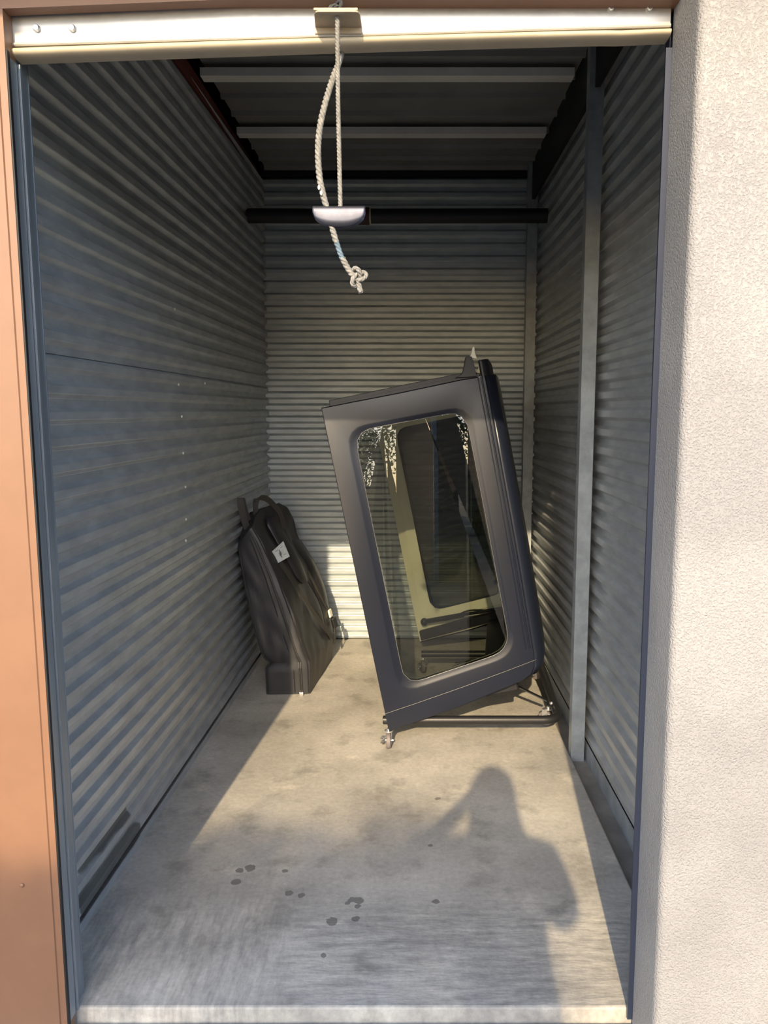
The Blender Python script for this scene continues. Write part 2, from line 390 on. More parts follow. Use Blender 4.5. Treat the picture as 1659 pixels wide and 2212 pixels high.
for (u, v) in [(445,828),(388,831),(395,900),(398,979),(403,1052),(404,1122),(380,668),(545,776),(404,1168),(480,667)]:
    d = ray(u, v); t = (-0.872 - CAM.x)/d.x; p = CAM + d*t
    o = MB().sphere((p.x-0.004, p.y, p.z), 0.0055, 8, 6, (0.7,1,1)).build('screw', M['white'], wl_, smooth=True)  # white colour stands in for the glint of the metal heads
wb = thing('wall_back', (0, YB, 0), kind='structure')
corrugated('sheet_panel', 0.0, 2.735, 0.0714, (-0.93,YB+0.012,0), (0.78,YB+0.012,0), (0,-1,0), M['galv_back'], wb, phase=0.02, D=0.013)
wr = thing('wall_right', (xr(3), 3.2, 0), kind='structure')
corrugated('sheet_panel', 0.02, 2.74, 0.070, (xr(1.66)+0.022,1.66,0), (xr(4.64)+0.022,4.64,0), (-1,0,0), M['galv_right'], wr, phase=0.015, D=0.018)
# base angles
mb = MB(); mb.loft([[(xr(y)-0.004,y,-0.03),(xr(y)-0.004,y,0.05),(xr(y)-0.001,y,0.05),(xr(y)-0.001,y,-0.03)] for y in (1.66,4.64)], True, True, True)
tag(mb.build('baseboard_right', M['post']), kind='structure')
mb = MB(); mb.loft([[(xl(y)+0.020,y,0.0),(xl(y)+0.020,y,0.028),(xl(y)+0.017,y,0.028),(xl(y)+0.017,y,0.0)] for y in (1.66,4.64)], True, True, True)
tag(mb.build('baseboard_left', M['galv']), kind='structure')
# steel studs on the right wall (C-section)
def stud(name, x0, x1, y0, dpt, z0, z1):
    mb = MB(); t = 0.003
    mb.box(x0, x1, y0, y0+t, z0, z1); mb.box(x0, x0+t, y0+t, y0+dpt, z0, z1)
    mb.box(x0+t, x0+0.015, y0+dpt-t, y0+dpt, z0, z1)
    return mb.build(name, M['post'])
tag(stud('trim_3', 0.652, 0.706, 3.0, 0.05, -0.025, 2.78), 'tall grey steel stud standing in front of the right corrugated wall', kind='structure')
tag(stud('trim_4', 0.650, 0.706, 4.50, 0.05, -0.025, 2.78), 'grey steel stud in the back right corner', kind='structure')

# ------------------------------------------------------------------ ceiling
cl = thing('ceiling', (0, 3.2, 2.78), kind='structure')
ZC = 2.78
pts = []
y = 1.0
ribs = [1.37,1.57,1.77,1.97,2.17,2.37,2.57,2.77,2.97,3.17,3.37,3.57,3.77,3.985,4.22,4.41,4.57]
pts = [(1.0, ZC)]
for yr in ribs: pts += [(yr-0.004, ZC), (yr, ZC-0.020), (yr+0.018, ZC-0.020), (yr+0.030, ZC)]
pts.append((5.1, ZC))
mb = MB(); mb.loft([[(x,a,b) for a,b in pts] for x in (-0.838, 0.70)], False)
o = mb.build('roof_deck', M['deck'], cl); s = o.modifiers.new('sheet','SOLIDIFY'); s.thickness = 0.001; s.offset = 1
for yp in (2.62, 3.265, 3.91):
    mb = MB(); mb.loft([[(x,yp,ZC-0.021),(x,yp,ZC-0.052),(x,yp+0.062,ZC-0.052),(x,yp+0.062,ZC-0.021)] for x in (-0.845, 0.648)], False)
    o = mb.build('purlin', M['purlin'], cl); s = o.modifiers.new('sheet','SOLIDIFY'); s.thickness = 0.002
mb = MB(); mb.box(xl(3)+0.02, xl(3)+0.023, 1.7, YB-0.06, 2.70, 2.757); mb.box(xl(3)-0.05, xl(3)+0.023, 1.7, YB-0.06, 2.697, 2.70)
tag(mb.build('trim_5', M['red_steel']), 'red primed steel angle along the top of the left wall', kind='structure')
mb = MB(); mb.box(0.672, 0.69, 1.7, YB-0.03, 2.58, 2.79)  # deep shade under the ceiling edge is put into the beam's black
tag(mb.build('trim_6', M['black_steel_and_shade']), 'steel beam along the top of the right wall, coloured black for its shade', kind='structure')
mb = MB(); mb.box(-0.87, 0.70, YB-0.03, YB+0.0, 2.735, 2.80)  # black strip put in for the shaded gap between deck and wall
tag(mb.build('trim_7', M['black_steel_and_shade']), 'black strip standing in for the dark gap above the back wall', kind='structure')
# unseen opaque shell added so that no daylight leaks in, near-black behind the gaps
mb = MB(); mb.box(-1.25,-1.2,1.66,5.05,-0.1,3.3); mb.box(1.1,1.15,1.66,5.05,-0.1,3.3); mb.box(-1.25,1.15,5.0,5.05,-0.1,3.3); mb.box(-1.25,1.15,1.66,5.05,3.25,3.3)
tag(mb.build('blackout_shell', M['dark_void']), kind='structure')

# ------------------------------------------------------------------ front of the building
# stucco wall on the right of the opening
mb = MB(); R = 0.018
prof = [(0.519,1.640),(0.519,1.49+R)]
prof += [(0.519+R-R*math.cos(a), 1.49+R-R*math.sin(a)) for a in [math.pi/2*k/6 for k in range(1,7)]]
prof += [(4.5,1.49),(4.5,1.66),(0.60,1.66),(0.60,1.640)]
mb.loft([[(x,y,z) for x,y in prof] for z in (-0.2, 3.4)], True, True, True)
tag(mb.build('wall_front_right', M['stucco'], smooth=True, auto=50), kind='structure')
# left of the opening: terracotta painted metal trim
tl = thing('trim_8', (-1.2, 1.6, 0), 'terracotta painted metal door jamb left of the opening', kind='structure')
mb = MB(); prof = [(-0.792,1.640),(-0.792,1.600),(-0.806,1.600),(-0.808,1.597),(-2.6,1.597),(-2.6,1.640)]
mb.loft([[(x,y,z) for x,y in prof] for z in (-0.2, 2.172)], True, True, True)
mb.build('jamb_sheet', M['orange'], tl)
for z in (0.35, 1.215, 1.95):
    MB().sphere((-0.872,1.596,z), 0.0055, 10, 6, (1,0.7,1)).build('screw', M['orange'], tl, smooth=True)
MB().box(-2.6,0.519,1.60,1.66,2.19,3.4).build('upper_sheet', M['orange'], tl)
mb = MB(); mb.add([(-2.6,1.60,2.104),(0.519,1.60,2.222),(0.519,1.628,2.222),(-2.6,1.628,2.104),(-2.6,1.60,2.3),(0.519,1.60,2.3),(0.519,1.628,2.3),(-2.6,1.628,2.3)],
  [(0,3,2,1),(4,5,6,7),(0,1,5,4),(1,2,6,5),(2,3,7,6),(3,0,4,7)])
mb.build('header_sheet', M['orange'], tl)
tag(MB().box(-4.5,-2.6,1.58,1.66,-0.2,3.4).build('wall_front_left', M['stucco']), kind='structure')
tag(MB().loft([[(x,0.75,2.603+0.016*x),(x,1.66,2.603+0.016*x),(x,1.66,2.80+0.016*x),(x,0.75,2.80+0.016*x)] for x in (-6.0,4.5)], True, True, True).build('roof_overhang', M['stucco']), 'roof overhang above the storage unit fronts', kind='structure')
# tracks and weatherstrips
mb = MB(); mb.box(-0.7925,-0.788,1.600,1.611,-0.04,2.10)
tag(mb.build('trim_9', M['rubber'], bevel=0.002), 'black rubber weatherstrip beside the terracotta jamb', kind='structure')
mb = MB(); mb.box(-0.83,-0.798,1.640,1.643,0,2.14); mb.box(-0.801,-0.798,1.643,1.700,0,2.14); mb.box(-0.95,-0.797,1.700,1.703,0,2.14); mb.box(-0.803,-0.7905,1.613,1.640,0.0,2.09); mb.box(-0.792,-0.7865,1.645,1.650,0.0,2.09)
tag(mb.build('trim_10', M['track']), 'grey steel door track on the left jamb', kind='structure')
mb = MB(); mb.box(0.507,0.520,1.641,1.646,-0.02,2.12); mb.box(0.520,0.90,1.66,1.69,-0.1,2.4)
tag(mb.build('trim_11', mat('blue_grey_track', (0.022,0.03,0.06), 0.35, 0.3)), 'dark blue grey door track on the right jamb', kind='structure')

# ------------------------------------------------------------------ roll-up door
dr = thing('door_1', (-0.14, 1.65, 2.1), 'raised steel roll-up door at the top of the opening', kind='structure')
xL, xR = -0.793, 0.512
def zb(x): return 2.121 + (2.157-2.121)*(x+0.80)/1.32         # bottom of the metal bar
def seg(f, n=24): return [f(xL + (xR-xL)*k/n) for k in range(n+1)]
# metal bottom bar: flat vertical face with a small rounded foot
mb = MB(); mb.loft(seg(lambda x: [(x,1.636,zb(x)+0.075),(x,1.636,zb(x)+0.006),(x,1.632,zb(x)+0.004),(x,1.631,zb(x)),(x,1.633,zb(x)-0.002),(x,1.646,zb(x)-0.002),(x,1.646,zb(x)+0.075)]), True, True, True)
mb.build('bottom_bar', M['bar'], dr)
mb = MB(); mb.loft(seg(lambda x: [(x,1.641,zb(x)+0.07),(x,1.641,zb(x)+0.5),(x,1.649,zb(x)+0.5),(x,1.649,zb(x)+0.07)]), True, True, True)
mb.build('curtain', M['curtain'], dr)
def sealpt(x):
    s = (x-xL)/(xR-xL); sag = 0.004*math.sin(s*math.pi) - 0.003*math.exp(-((s-0.93)/0.03)**2)
    h = 0.019 - 0.003*s; z = zb(x) - 0.003; r = []
    for k in range(11):
        a = -math.pi/2 + math.pi*k/10*1.0
        r.append((x, 1.646 - 0.020*math.cos(a)*1.0 , z - h/2 - (h/2)*math.sin(a) + sag*0.5))
    r += [(x,1.668,z-h+sag*0.5),(x,1.668,z)]
    return r
mb = MB(); mb.loft(seg(sealpt, 40), True, True, True)
mb.build('bottom_seal', M['seal'], dr, smooth=True, auto=60)
for (u, v) in [(80,62),(157,62),(1320,17),(1403,17)]:
    p = atY(u, v, 1.635)
    mb = MB(); mb.loft([[(p.x+r*math.cos(2*math.pi*k/12), yy, p.z+r*math.sin(2*math.pi*k/12)) for k in range(12)] for (r, yy) in ((0.0072,1.637),(0.0070,1.632),(0.005,1.629))], True, False, True)
    mb.build('bolt', M['chrome'], dr, smooth=True)
# lift plate with a hole for the rope
zp = 2.152
mb = MB(); pl = [(-0.192,1.640),(-0.187,1.580),(-0.183,1.572),(-0.178,1.570),(-0.108,1.570),(-0.103,1.572),(-0.0995,1.580),(-0.099,1.640)]
mb.loft([[(x,y,zp+h) for x,y in pl] for h in (0,0.004)], True, True, True)
mb.box(-0.187,-0.103,1.570,1.5735,zp+0.003,zp+0.008)
mb.box(-0.192,-0.099,1.628,1.634,zp-0.012,zp)
mb.build('lift_plate', M['bracket'], dr, bevel=0.001)

# ------------------------------------------------------------------ pull rope and handle
def rope(path, r, name, m, parent, twist=130.0, strands=3, step=0.0035):
    """three-strand twisted rope following a path"""
    P = [Vector(p) for p in path]
    Ls = [0]
    for i in range(1, len(P)): Ls.append(Ls[-1] + (P[i]-P[i-1]).length)
    n = max(6, int(Ls[-1]/step)); Q = []; j = 0
    for k in range(n+1):
        s = Ls[-1]*k/n
        while j < len(P)-2 and Ls[j+1] < s: j += 1
        t = (s-Ls[j])/max(1e-9, Ls[j+1]-Ls[j]); Q.append((s, P[j].lerp(P[j+1], t)))
    mb = MB()
    for st in range(strands):
        path2 = []
        for k, (s, p) in enumerate(Q):
            a = Q[max(0,k-1)][1]; b = Q[min(n,k+1)][1]; t = (b-a).normalized()
            x = t.cross(Vector((0.3,1,0.1))).normalized(); y = x.cross(t)
            ang = s*twist*2*math.pi/ (2*math.pi) + 2*math.pi*st/strands
            path2.append(p + (x*math.cos(ang) + y*math.sin(ang))*r*0.48)
        mb.tube(path2, r*0.56, 6)
    return mb.build(name, m, parent, smooth=True, auto=80)
XR, YR = -0.1435, 1.588
rp = thing('pull_rope', (XR, YR, 1.8), 'grey white twisted pull rope hanging from the roll-up door, knotted at its end', 'rope')
rope([(XR,YR,2.156),(XR-0.0005,YR,2.0),(XR+0.001,YR,1.86),(XR+0.002,1.585,1.80)], 0.0049, 'rope_strand', M['rope'], rp, twist=300)
pp = [(738,112,1.67),(731,138,1.65),(718,172,1.63),(702,225,1.61),(691,275,1.60),(687,325,1.595),(690,380,1.59),(698,420,1.588),(706,450,1.586),(714,480,1.584)]
rope(catmull([atY(*q) for q in pp], 6), 0.0066, 'rope_strand', M['rope'], rp, twist=210)
pp = [(714,470,1.584),(717,490,1.584),(722,508,1.583),(727,525,1.583)]
rope(catmull([atY(*q) for q in pp], 6), 0.0062, 'rope_strand', M['rope'], rp, twist=230)
pp = [(726,520,1.583),(734,545,1.582),(741,562,1.582)]
tag(rope(catmull([atY(*q) for q in pp], 6), 0.0056, 'rope_strand', M['rope_blue'], rp, twist=230), 'blue faded stretch of rope')
pp = [(740,558,1.582),(748,574,1.582),(757,588,1.582),(766,600,1.58)]
rope(catmull([atY(*q) for q in pp], 6), 0.0064, 'rope_strand', M['rope'], rp, twist=230)
def knot(c, s, name, m, parent, tilt=0.0):
    P = []
    for k in range(60):
        t = 2*math.pi*k/60
        x = math.sin(t) + 2*math.sin(2*t); y = math.cos(t) - 2*math.cos(2*t); z = -math.sin(3*t)
        v = Vector((x*0.34, z*0.45, y*0.42))
        v.rotate(Matrix.Rotation(tilt, 3, 'Y')); P.append(Vector(c) + v*s)
    P.append(P[0])
    return rope(P, s*0.30, name, m, parent, twist=230, step=0.003)
kc = atY(773,598,1.578)
knot(kc, 0.0155, 'end_knot', M['rope'], rp, 0.4)
rope([kc+Vector((0,0,-0.008)), atY(776,618,1.578), atY(779,632,1.577)], 0.0056, 'rope_tail', M['rope'], rp, twist=230)
kt = Vector((XR, YR, 2.166)); knot(kt, 0.0125, 'top_knot', M['rope_dark'], rp, 1.2)
for (u,v) in [(689,405),(694,417)]:
    MB().sphere(atY(u,v,1.58), 0.0035, 8, 6, (0.8,0.8,1.4)).build('white_fray', M['white'], rp, smooth=True)
# half-moon sheet metal handle, folded over at the top
hd = MB(); n = 28; rings = []
hx0, hx1 = atY(674,450,1.572).x, atY(788,450,1.572).x
hz = atY(730,441,1.575).z - 0.011
for k in range(n+1):
    s = k/n; x = hx0 + (hx1-hx0)*s; h = 0.004 + 0.027*math.sqrt(max(0, 1-(2*s-1)**2)); ring = []
    yc = 1.586; r = 0.0105
    ring.append((x, yc-r*0.85, hz-h))
    ring.append((x, yc-r*0.97, hz-h*0.6))
    for j in range(9):
        a = math.pi*j/8
        ring.append((x, yc - r*math.cos(a), hz + r*math.sin(a)*0.95))
    ring.append((x, yc+r*0.97, hz-h*0.6)); ring.append((x, yc+r*0.85, hz-h))
    rings.append(ring)
hd.loft(rings, False)
o = hd.build('door_pull', M['handle'], smooth=True, auto=70)
s = o.modifiers.new('sheet','SOLIDIFY'); s.thickness = 0.0018
tag(o, 'shiny metal half-moon pull handle threaded on the rope', 'handle')

# ------------------------------------------------------------------ black tube across the back
tb = thing('brace_tube', (0, 4.2, 2.418), 'black round tube spanning the unit high in front of the back wall', 'tube')
mb = MB(); mb.tube([(xl(4.2)+0.014,4.2,2.418),(-0.4,4.2,2.416),(0.2,4.2,2.417),(xr(4.2)-0.006,4.2,2.418)], 0.037, 20); mb.build('tube', M['black_steel_and_shade'], tb, smooth=True)
xc = atY(785,466,4.2).x
MB().tube([(xc-0.028,4.2,2.416),(xc+0.03,4.2,2.416)], 0.044, 16).build('collar', mat('dark_red_collar',(0.05,0.018,0.014),0.6), tb, smooth=True)
MB().tube([(xc+0.032,4.2,2.416),(xc+0.040,4.2,2.416)], 0.040, 16).build('ring', M['seal'], tb, smooth=True)

# ------------------------------------------------------------------ vehicle hardtop standing on end
HA = Vector((-0.100, 3.05, 0.082))                    # rear lower corner of the near side
HN = Vector((0.063, -1, 0.043)).normalized()          # outward normal of the near side
E3 = Vector((0.115, 0.993, -0.012)).normalized()      # across the vehicle
HW = 1.34
HEL = Vector((-0.193,0.03,0.98)).normalized()
def hp(u, v, d=0.0):
    """point of the near side skin, d metres behind it"""
    p = onplane(u, v, HA, HN); s_ = max(0.0, (p-HA).dot(HEL) - 0.62)   # the skin curves back towards the front
    return p - HN*(d + 0.05*s_*s_)
MC = HA + E3*(HW/2)
def mirror(p): p = Vector(p); return p - E3*(2*(p-MC).dot(E3))
ht = thing('vehicle_hardtop', HA, 'satin black removable vehicle hardtop standing on its rear end on a wheeled cart', 'hardtop')

def rquad(c, r, n=9):
    """rounded quadrilateral (pixels) as dense loop"""
    out = []; c = [Vector((a, b)) for a, b in c]
    for i in range(4):
        p = c[i]; a = (c[i-1]-p).normalized(); b = (c[(i+1) % 4]-p).normalized()
        rr = r[i] if isinstance(r, (list, tuple)) else r
        s = p + a*rr; e = p + b*rr
        for k in range(n+1):
            t = k/n; out.append(s*(1-t)**2 + p*2*t*(1-t) + e*t*t)
    return out
def cast(loop, ctr, ang):
    d = Vector((math.cos(ang), math.sin(ang))); best = None
    for i in range(len(loop)):
        a = loop[i]-ctr; b = loop[(i+1) % len(loop)]-ctr; e = b-a
        den = d.x*e.y - d.y*e.x
        if abs(den) < 1e-9: continue
        t = (a.x*e.y - a.y*e.x)/den; s = (a.x*d.y - a.y*d.x)/den
        if t > 0 and -1e-6 <= s <= 1+1e-6 and (best is None or t > best): best = t
    return ctr + d*best
WC = Vector((935, 1180))
OUT = [Vector(p) for p in [(840,1581),(693,880),(868,846),(1000,818),(1050,810),(1080,984),(1118,1200),(1154,1415),(1155,1440),(1148,1458),(1132,1470),(1000,1525)]]
REC1 = rquad([(743,924),(1020,872),(1118,1415),(860,1502)], [48,48,52,48])
REC2 = rquad([(754,930),(1014,881),(1111,1410),(867,1492)], [46,46,50,46])
RECa = rquad([(748,927),(1017,876),(1114.5,1413),(863,1497)], [47,47,51,47])
GLS = rquad([(764,932),(1006,886),(1104,1405),(875,1482)], [42,42,46,42])
LIN = rquad([(735,912),(1028,860),(1124,1425),(852,1515)], [52,52,56,52])
angs = sorted(set([2*math.pi*k/112 for k in range(112)] + [math.atan2(p.y-WC.y, p.x-WC.x) % (2*math.pi) for p in OUT]))
def ringpx(loop, d): return [hp(*cast(loop, WC, a), d) for a in angs]
OUTi = [WC + (p-WC)*0.985 for p in OUT]
def sidepair(name, rings, m, smooth=True, auto=35, closed_ring=False):
    res = []
    for f in (lambda p: p, mirror):
        mb = MB(); mb.loft([[f(p) for p in r] for r in rings] + ([[f(p) for p in rings[0]]] if closed_ring else []), True)
        res.append(mb.build(name, m, ht, smooth=smooth, auto=auto))
    return res
OUTr = [WC + (p-WC)*0.993 for p in OUT]
sidepair('side_panel', [ringpx(OUT,0.034), ringpx(OUT,0.004), ringpx(OUTr,0.0), ringpx(REC1,0.0), ringpx(RECa,0.0012), ringpx(REC2,0.0038), ringpx(GLS,0.006), ringpx(GLS,0.034)], M['paint'], auto=12)
sidepair('inner_liner', [ringpx(OUTi,0.035), ringpx(OUTi,0.048), ringpx(LIN,0.052), ringpx(LIN,0.060), ringpx(GLS,0.040), ringpx(GLS,0.034)], M['liner'], auto=50)
for f in (lambda p: p, mirror):
    mb = MB(); mb.add([f(p) for p in ringpx(GLS,0.0065)] + [f(p) for p in ringpx(GLS,0.0185)], [tuple(range(len(angs)))])
    mb.f = [tuple(range(len(angs)))]; mb.v = mb.v[:len(angs)]; mb.mi = [0]
    mb.build('side_window', M['glass'], ht)
    p = [f(q) for q in ringpx(GLS,0.0058)]; p.append(p[0])
    MB().tube(p, 0.0011, 6, caps=False).build('window_edge_highlight', M['edge'], ht, smooth=True)  # thin bead added as a highlight along the glass edge
# roof shell, from the near side round both corners to the far side
G = [(1050,810),(1080,984),(1118,1200),(1154,1415),(1155,1440),(1148,1458)]
gp = [hp(*q) for q in G]; rad = [0.044,0.045,0.047,0.048,0.042,0.028]
EL = (hp(1050,810) - hp(1154,1415)).normalized()          # along the vehicle, towards its front
E2 = (EL.cross(HN)).normalized()
if E2.x < 0: E2 = -E2
def roofring(p, r, d=0.0, crown=0.012):
    near = []
    for k in range(7):
        a = math.pi/2*k/6
        near.append(p + E2*((r-d)*math.sin(a)) + E3*(r - (r-d)*math.cos(a) if d else r*(1-math.cos(a))))
    far = [mirror(q) for q in reversed(near)]
    mid = [near[-1].lerp(far[0], t) + E2*crown*(1-(2*t-1)**2) for t in (0.1,0.25,0.4,0.5,0.6,0.75,0.9)]
    return near + mid + far
mb = MB(); rr = [roofring(p, r) for p, r in zip(gp, rad)]
mb.loft(rr, False); o = mb.build('roof_panel', M['paint'], ht, smooth=True, auto=60)
md = o.modifiers.new('shell','SOLIDIFY'); md.thickness = 0.012; md.offset = -1 
mb = MB(); rr = [roofring(p - E2*0.03, r) for p, r in zip(gp[:5], rad)]
mb.loft(rr, False); o = mb.build('headliner', M['liner'], ht, smooth=True, auto=60)
md = o.modifiers.new('shell','SOLIDIFY'); md.thickness = 0.006
# drip rail ridges beside the roof corner, rear body seam
def pxline(pts, d, r, name, m, both=True):
    for f in ((lambda p: p), mirror) if both else ((lambda p: p),):
        MB().tube([f(hp(u, v, d)) for u, v in pts], r, 8).build(name, m, ht, smooth=True)
pxline([(1034,813),(1060,960),(1100,1190),(1136,1402)], -0.001, 0.0022, 'drip_rail', M['paint'])
pxline([(1042,812),(1068,960),(1108,1190),(1144,1400)], -0.0005, 0.0042, 'drip_rail', M['paint'])
pxline([(832,1542),(900,1519),(1000,1484),(1090,1451),(1158,1425)], 0.0, 0.0008, 'rear_seam', M['paint'])
# front edge weatherstrip on top of the near side, front roof lip and corner bracket
def strip(pts, w, t, name, m):
    for f in ((lambda p: p), mirror):
        mb = MB(); rings = []
        for (u, v) in pts:
            p = hp(u, v, 0.012); rings.append([f(p), f(p+EL*w), f(p+EL*w-HN*t), f(p-HN*t)])
        mb.loft(rings, True, True, True); mb.build(name, m, ht, bevel=0.002)
strip([(712,880),(868,847),(1000,820),(1040,812)], 0.016, 0.03, 'front_weatherstrip', M['paint_dark'])
strip([(712,878),(868,845),(1000,818)], 0.026, 0.010, 'front_weatherstrip', M['paint_dark'])
pF = gp[0]; rr0 = roofring(pF - E2*0.012, 0.036); up = [[q + EL*h for q in rr0] for h in (-0.03, 0.0, 0.060, 0.066)]
mb = MB(); mb.loft(up, False); o = mb.build('front_roof_lip', M['paint_dark'], ht, smooth=True)
md = o.modifiers.new('shell','SOLIDIFY'); md.thickness = 0.022
for f in ((lambda p: p), mirror):
    mb = MB(); ol = [(985,815),(1000,806),(1005,790),(1008,770),(1014,767),(1022,768),(1028,790),(1032,812)]
    mb.loft([[f(hp(u,v,d)) for u,v in ol] for d in (0.0,0.02)], True, True, True)
    mb.build('corner_bracket', M['paint_dark'], ht, bevel=0.002)
    q = [hp(u,v,0.001) for u,v in ((1013,795),(1018,795),(1018,791),(1013,791))]
    mb = MB(); ol = [(1019,769),(1024,757),(1026,745),(1030,744),(1031,757),(1036,771)]
    mb.loft([[f(hp(u,v,d)) for u,v in ol] for d in (0.03,0.045)], True, True, True)
    mb.build('latch', M['white'], ht, bevel=0.002)
# rear end: frame round the lift-glass opening and gas struts
rb = hp(1140,1462); lb = hp(850,1572,0.04)
mb = MB()
for w0, w1 in ((0.10, 0.90),):
    a = hp(1085,1484,0.05); b = mirror(a)
    mb.obox((a+b)/2 - EL*0.018, (b-a)/2, E2*0.075, EL*0.030)
mb.build('rear_header', M['paint_dark'], ht, bevel=0.008)
for f in ((lambda p: p), mirror):
    mb = MB(); ol = [(848,1568),(842,1540),(1120,1440),(1140,1462),(1000,1512)]
    mb.loft([[f(hp(u,v,d)) for u,v in ol] for d in (0.036,0.075)], True, True, True)
    mb.build('rear_pillar', M['paint_dark'], ht, bevel=0.004)
    MB().tube([f(hp(862,1505,0.10)), f(hp(1110,1430,0.17))], 0.009, 8).build('gas_strut', M['cart'], ht, smooth=True)
    MB().tube([f(hp(862,1505,0.10)), f(hp(985,1468,0.135))], 0.014, 8).build('gas_strut', M['cart'], ht, smooth=True)
    MB().sphere(f(hp(862,1506,0.095)), 0.022, 10, 8).build('strut_mount', M['cart'], ht, smooth=True)
    MB().tube(catmull([f(hp(u,v,d)) for u,v,d in [(1105,1425,0.13),(1080,1450,0.10),(1000,1455,0.13),(940,1490,0.10),(890,1500,0.09)]],5), 0.005, 6).build('wiring', M['cart'], ht, smooth=True)

# ------------------------------------------------------------------ cart under the hardtop
ct = thing('hardtop_cart', (0.3,3.6,0), 'black tubular steel cart on casters carrying the hardtop', 'cart')
ZT, RT = 0.108, 0.0185
def bend(p0, pc, p1, r, n=7):
    a = (Vector(p0)-Vector(pc)).normalized(); b = (Vector(p1)-Vector(pc)).normalized(); pc = Vector(pc)
    s = pc + a*r; e = pc + b*r
    return [s*(1-t)**2 + pc*2*t*(1-t) + e*t*t for t in [k/n for k in range(n+1)]]
YF, YK, XT = 3.108, 4.00, 0.622
XK = 0.674
path = [Vector((-0.122,YF,ZT))] + bend((-0.12,YF,ZT),(XT,YF,ZT),(XK,YK,ZT),0.07) + bend((XT,YF,ZT),(XK,YK,ZT),(-0.1,YK,ZT),0.07) + [Vector((0.05,YK,ZT))]
MB().tube(path, RT, 14).build('base_frame', M['cart'], ct, smooth=True)
MB().tube([(-0.1235,YF,ZT),(-0.121,YF,ZT)], 0.014, 12).build('tube_plug', M['rubber'], ct)
MB().tube([(XT+0.06*(3.8-YF),3.8,ZT),(0.40,3.8,ZT+0.03),(0.22,3.8,ZT+0.01)], 0.012, 10).build('cradle_bar', M['cart'], ct, smooth=True)
MB().ribbon([(0.40,3.36,ZT+0.075),(0.47,3.36,ZT+0.06),(0.605,3.30,ZT+0.01)], 0.028, (0,1,0), 0.004).build('brace', M['cart'], ct)
MB().sphere((XT-0.01,3.24,ZT+0.022), 0.008, 10, 6).build('bolt', M['chrome'], ct, smooth=True)
MB().sphere((-0.105,YF-0.004,ZT+0.020), 0.006, 8, 6).build('bolt', M['chrome'], ct, smooth=True)
def caster(x, y, ang):
    c = thing('caster', (x,y,0)); c.parent = ct; c.location = (x-0.3, y-3.6, 0); c.matrix_parent_inverse = Matrix.Identity(4)
    R_ = Matrix.Rotation(ang, 4, 'Z'); T = Matrix.Translation((x,y,0)) @ R_
    def fin(mb, name, m, **k):
        mb.v = [tuple(Vector(v)) for v in mb.v]
        o = mb.build(name, m, None, **k); o.parent = c; o.matrix_parent_inverse = Matrix.Identity(4); o.rotation_euler = (0,0,ang); return o
    wr_ = 0.034
    mb = MB(); mb.loft([[(xx, 0.012+rr_*math.cos(2*math.pi*k/24), wr_+rr_*math.sin(2*math.pi*k/24)) for k in range(24)] for xx, rr_ in ((-0.0095,0.022),(-0.0095,0.031),(-0.006,wr_),(0.006,wr_),(0.0095,0.031),(0.0095,0.022))], True, True, True)
    fin(mb, 'wheel', M['wheel'], smooth=True)
    mb = MB()
    for sgn in (-1,1):
        mb.box(sgn*0.0125-0.001, sgn*0.0125+0.001, 0.000, 0.024, 0.022, 0.076)
    mb.box(-0.0135,0.0135,-0.006,0.028,0.074,0.077)
    fin(mb, 'fork', M['chrome'], bevel=0.001)
    mb = MB(); mb.tube([(0,0,0.077),(0,0,0.083)], 0.017, 14); mb.tube([(0,0,0.083),(0,0,0.092)], 0.008, 10); fin(mb, 'swivel', M['chrome'], smooth=True)
    mb = MB(); mb.tube([(-0.020,0.012,wr_),(0.020,0.012,wr_)], 0.0045, 8); fin(mb, 'axle_nut', M['chrome'], smooth=True)
    mb = MB(); mb.ribbon([(-0.014,0.005,0.052),(-0.024,-0.004,0.056),(-0.030,-0.012,0.050)], 0.012, (0,1,0.3), 0.0025); mb.ribbon([(-0.014,0.01,0.036),(-0.024,0.0,0.036),(-0.030,-0.01,0.030)], 0.010, (0,1,0.3), 0.0025); fin(mb, 'brake_lever', M['chrome'])
caster(-0.098, YF-0.048, 0.0)
caster(XT-0.012, 3.30, 0.9)
caster(XK-0.016, 3.90, 0.5)
caster(0.06, YK, 0.2)

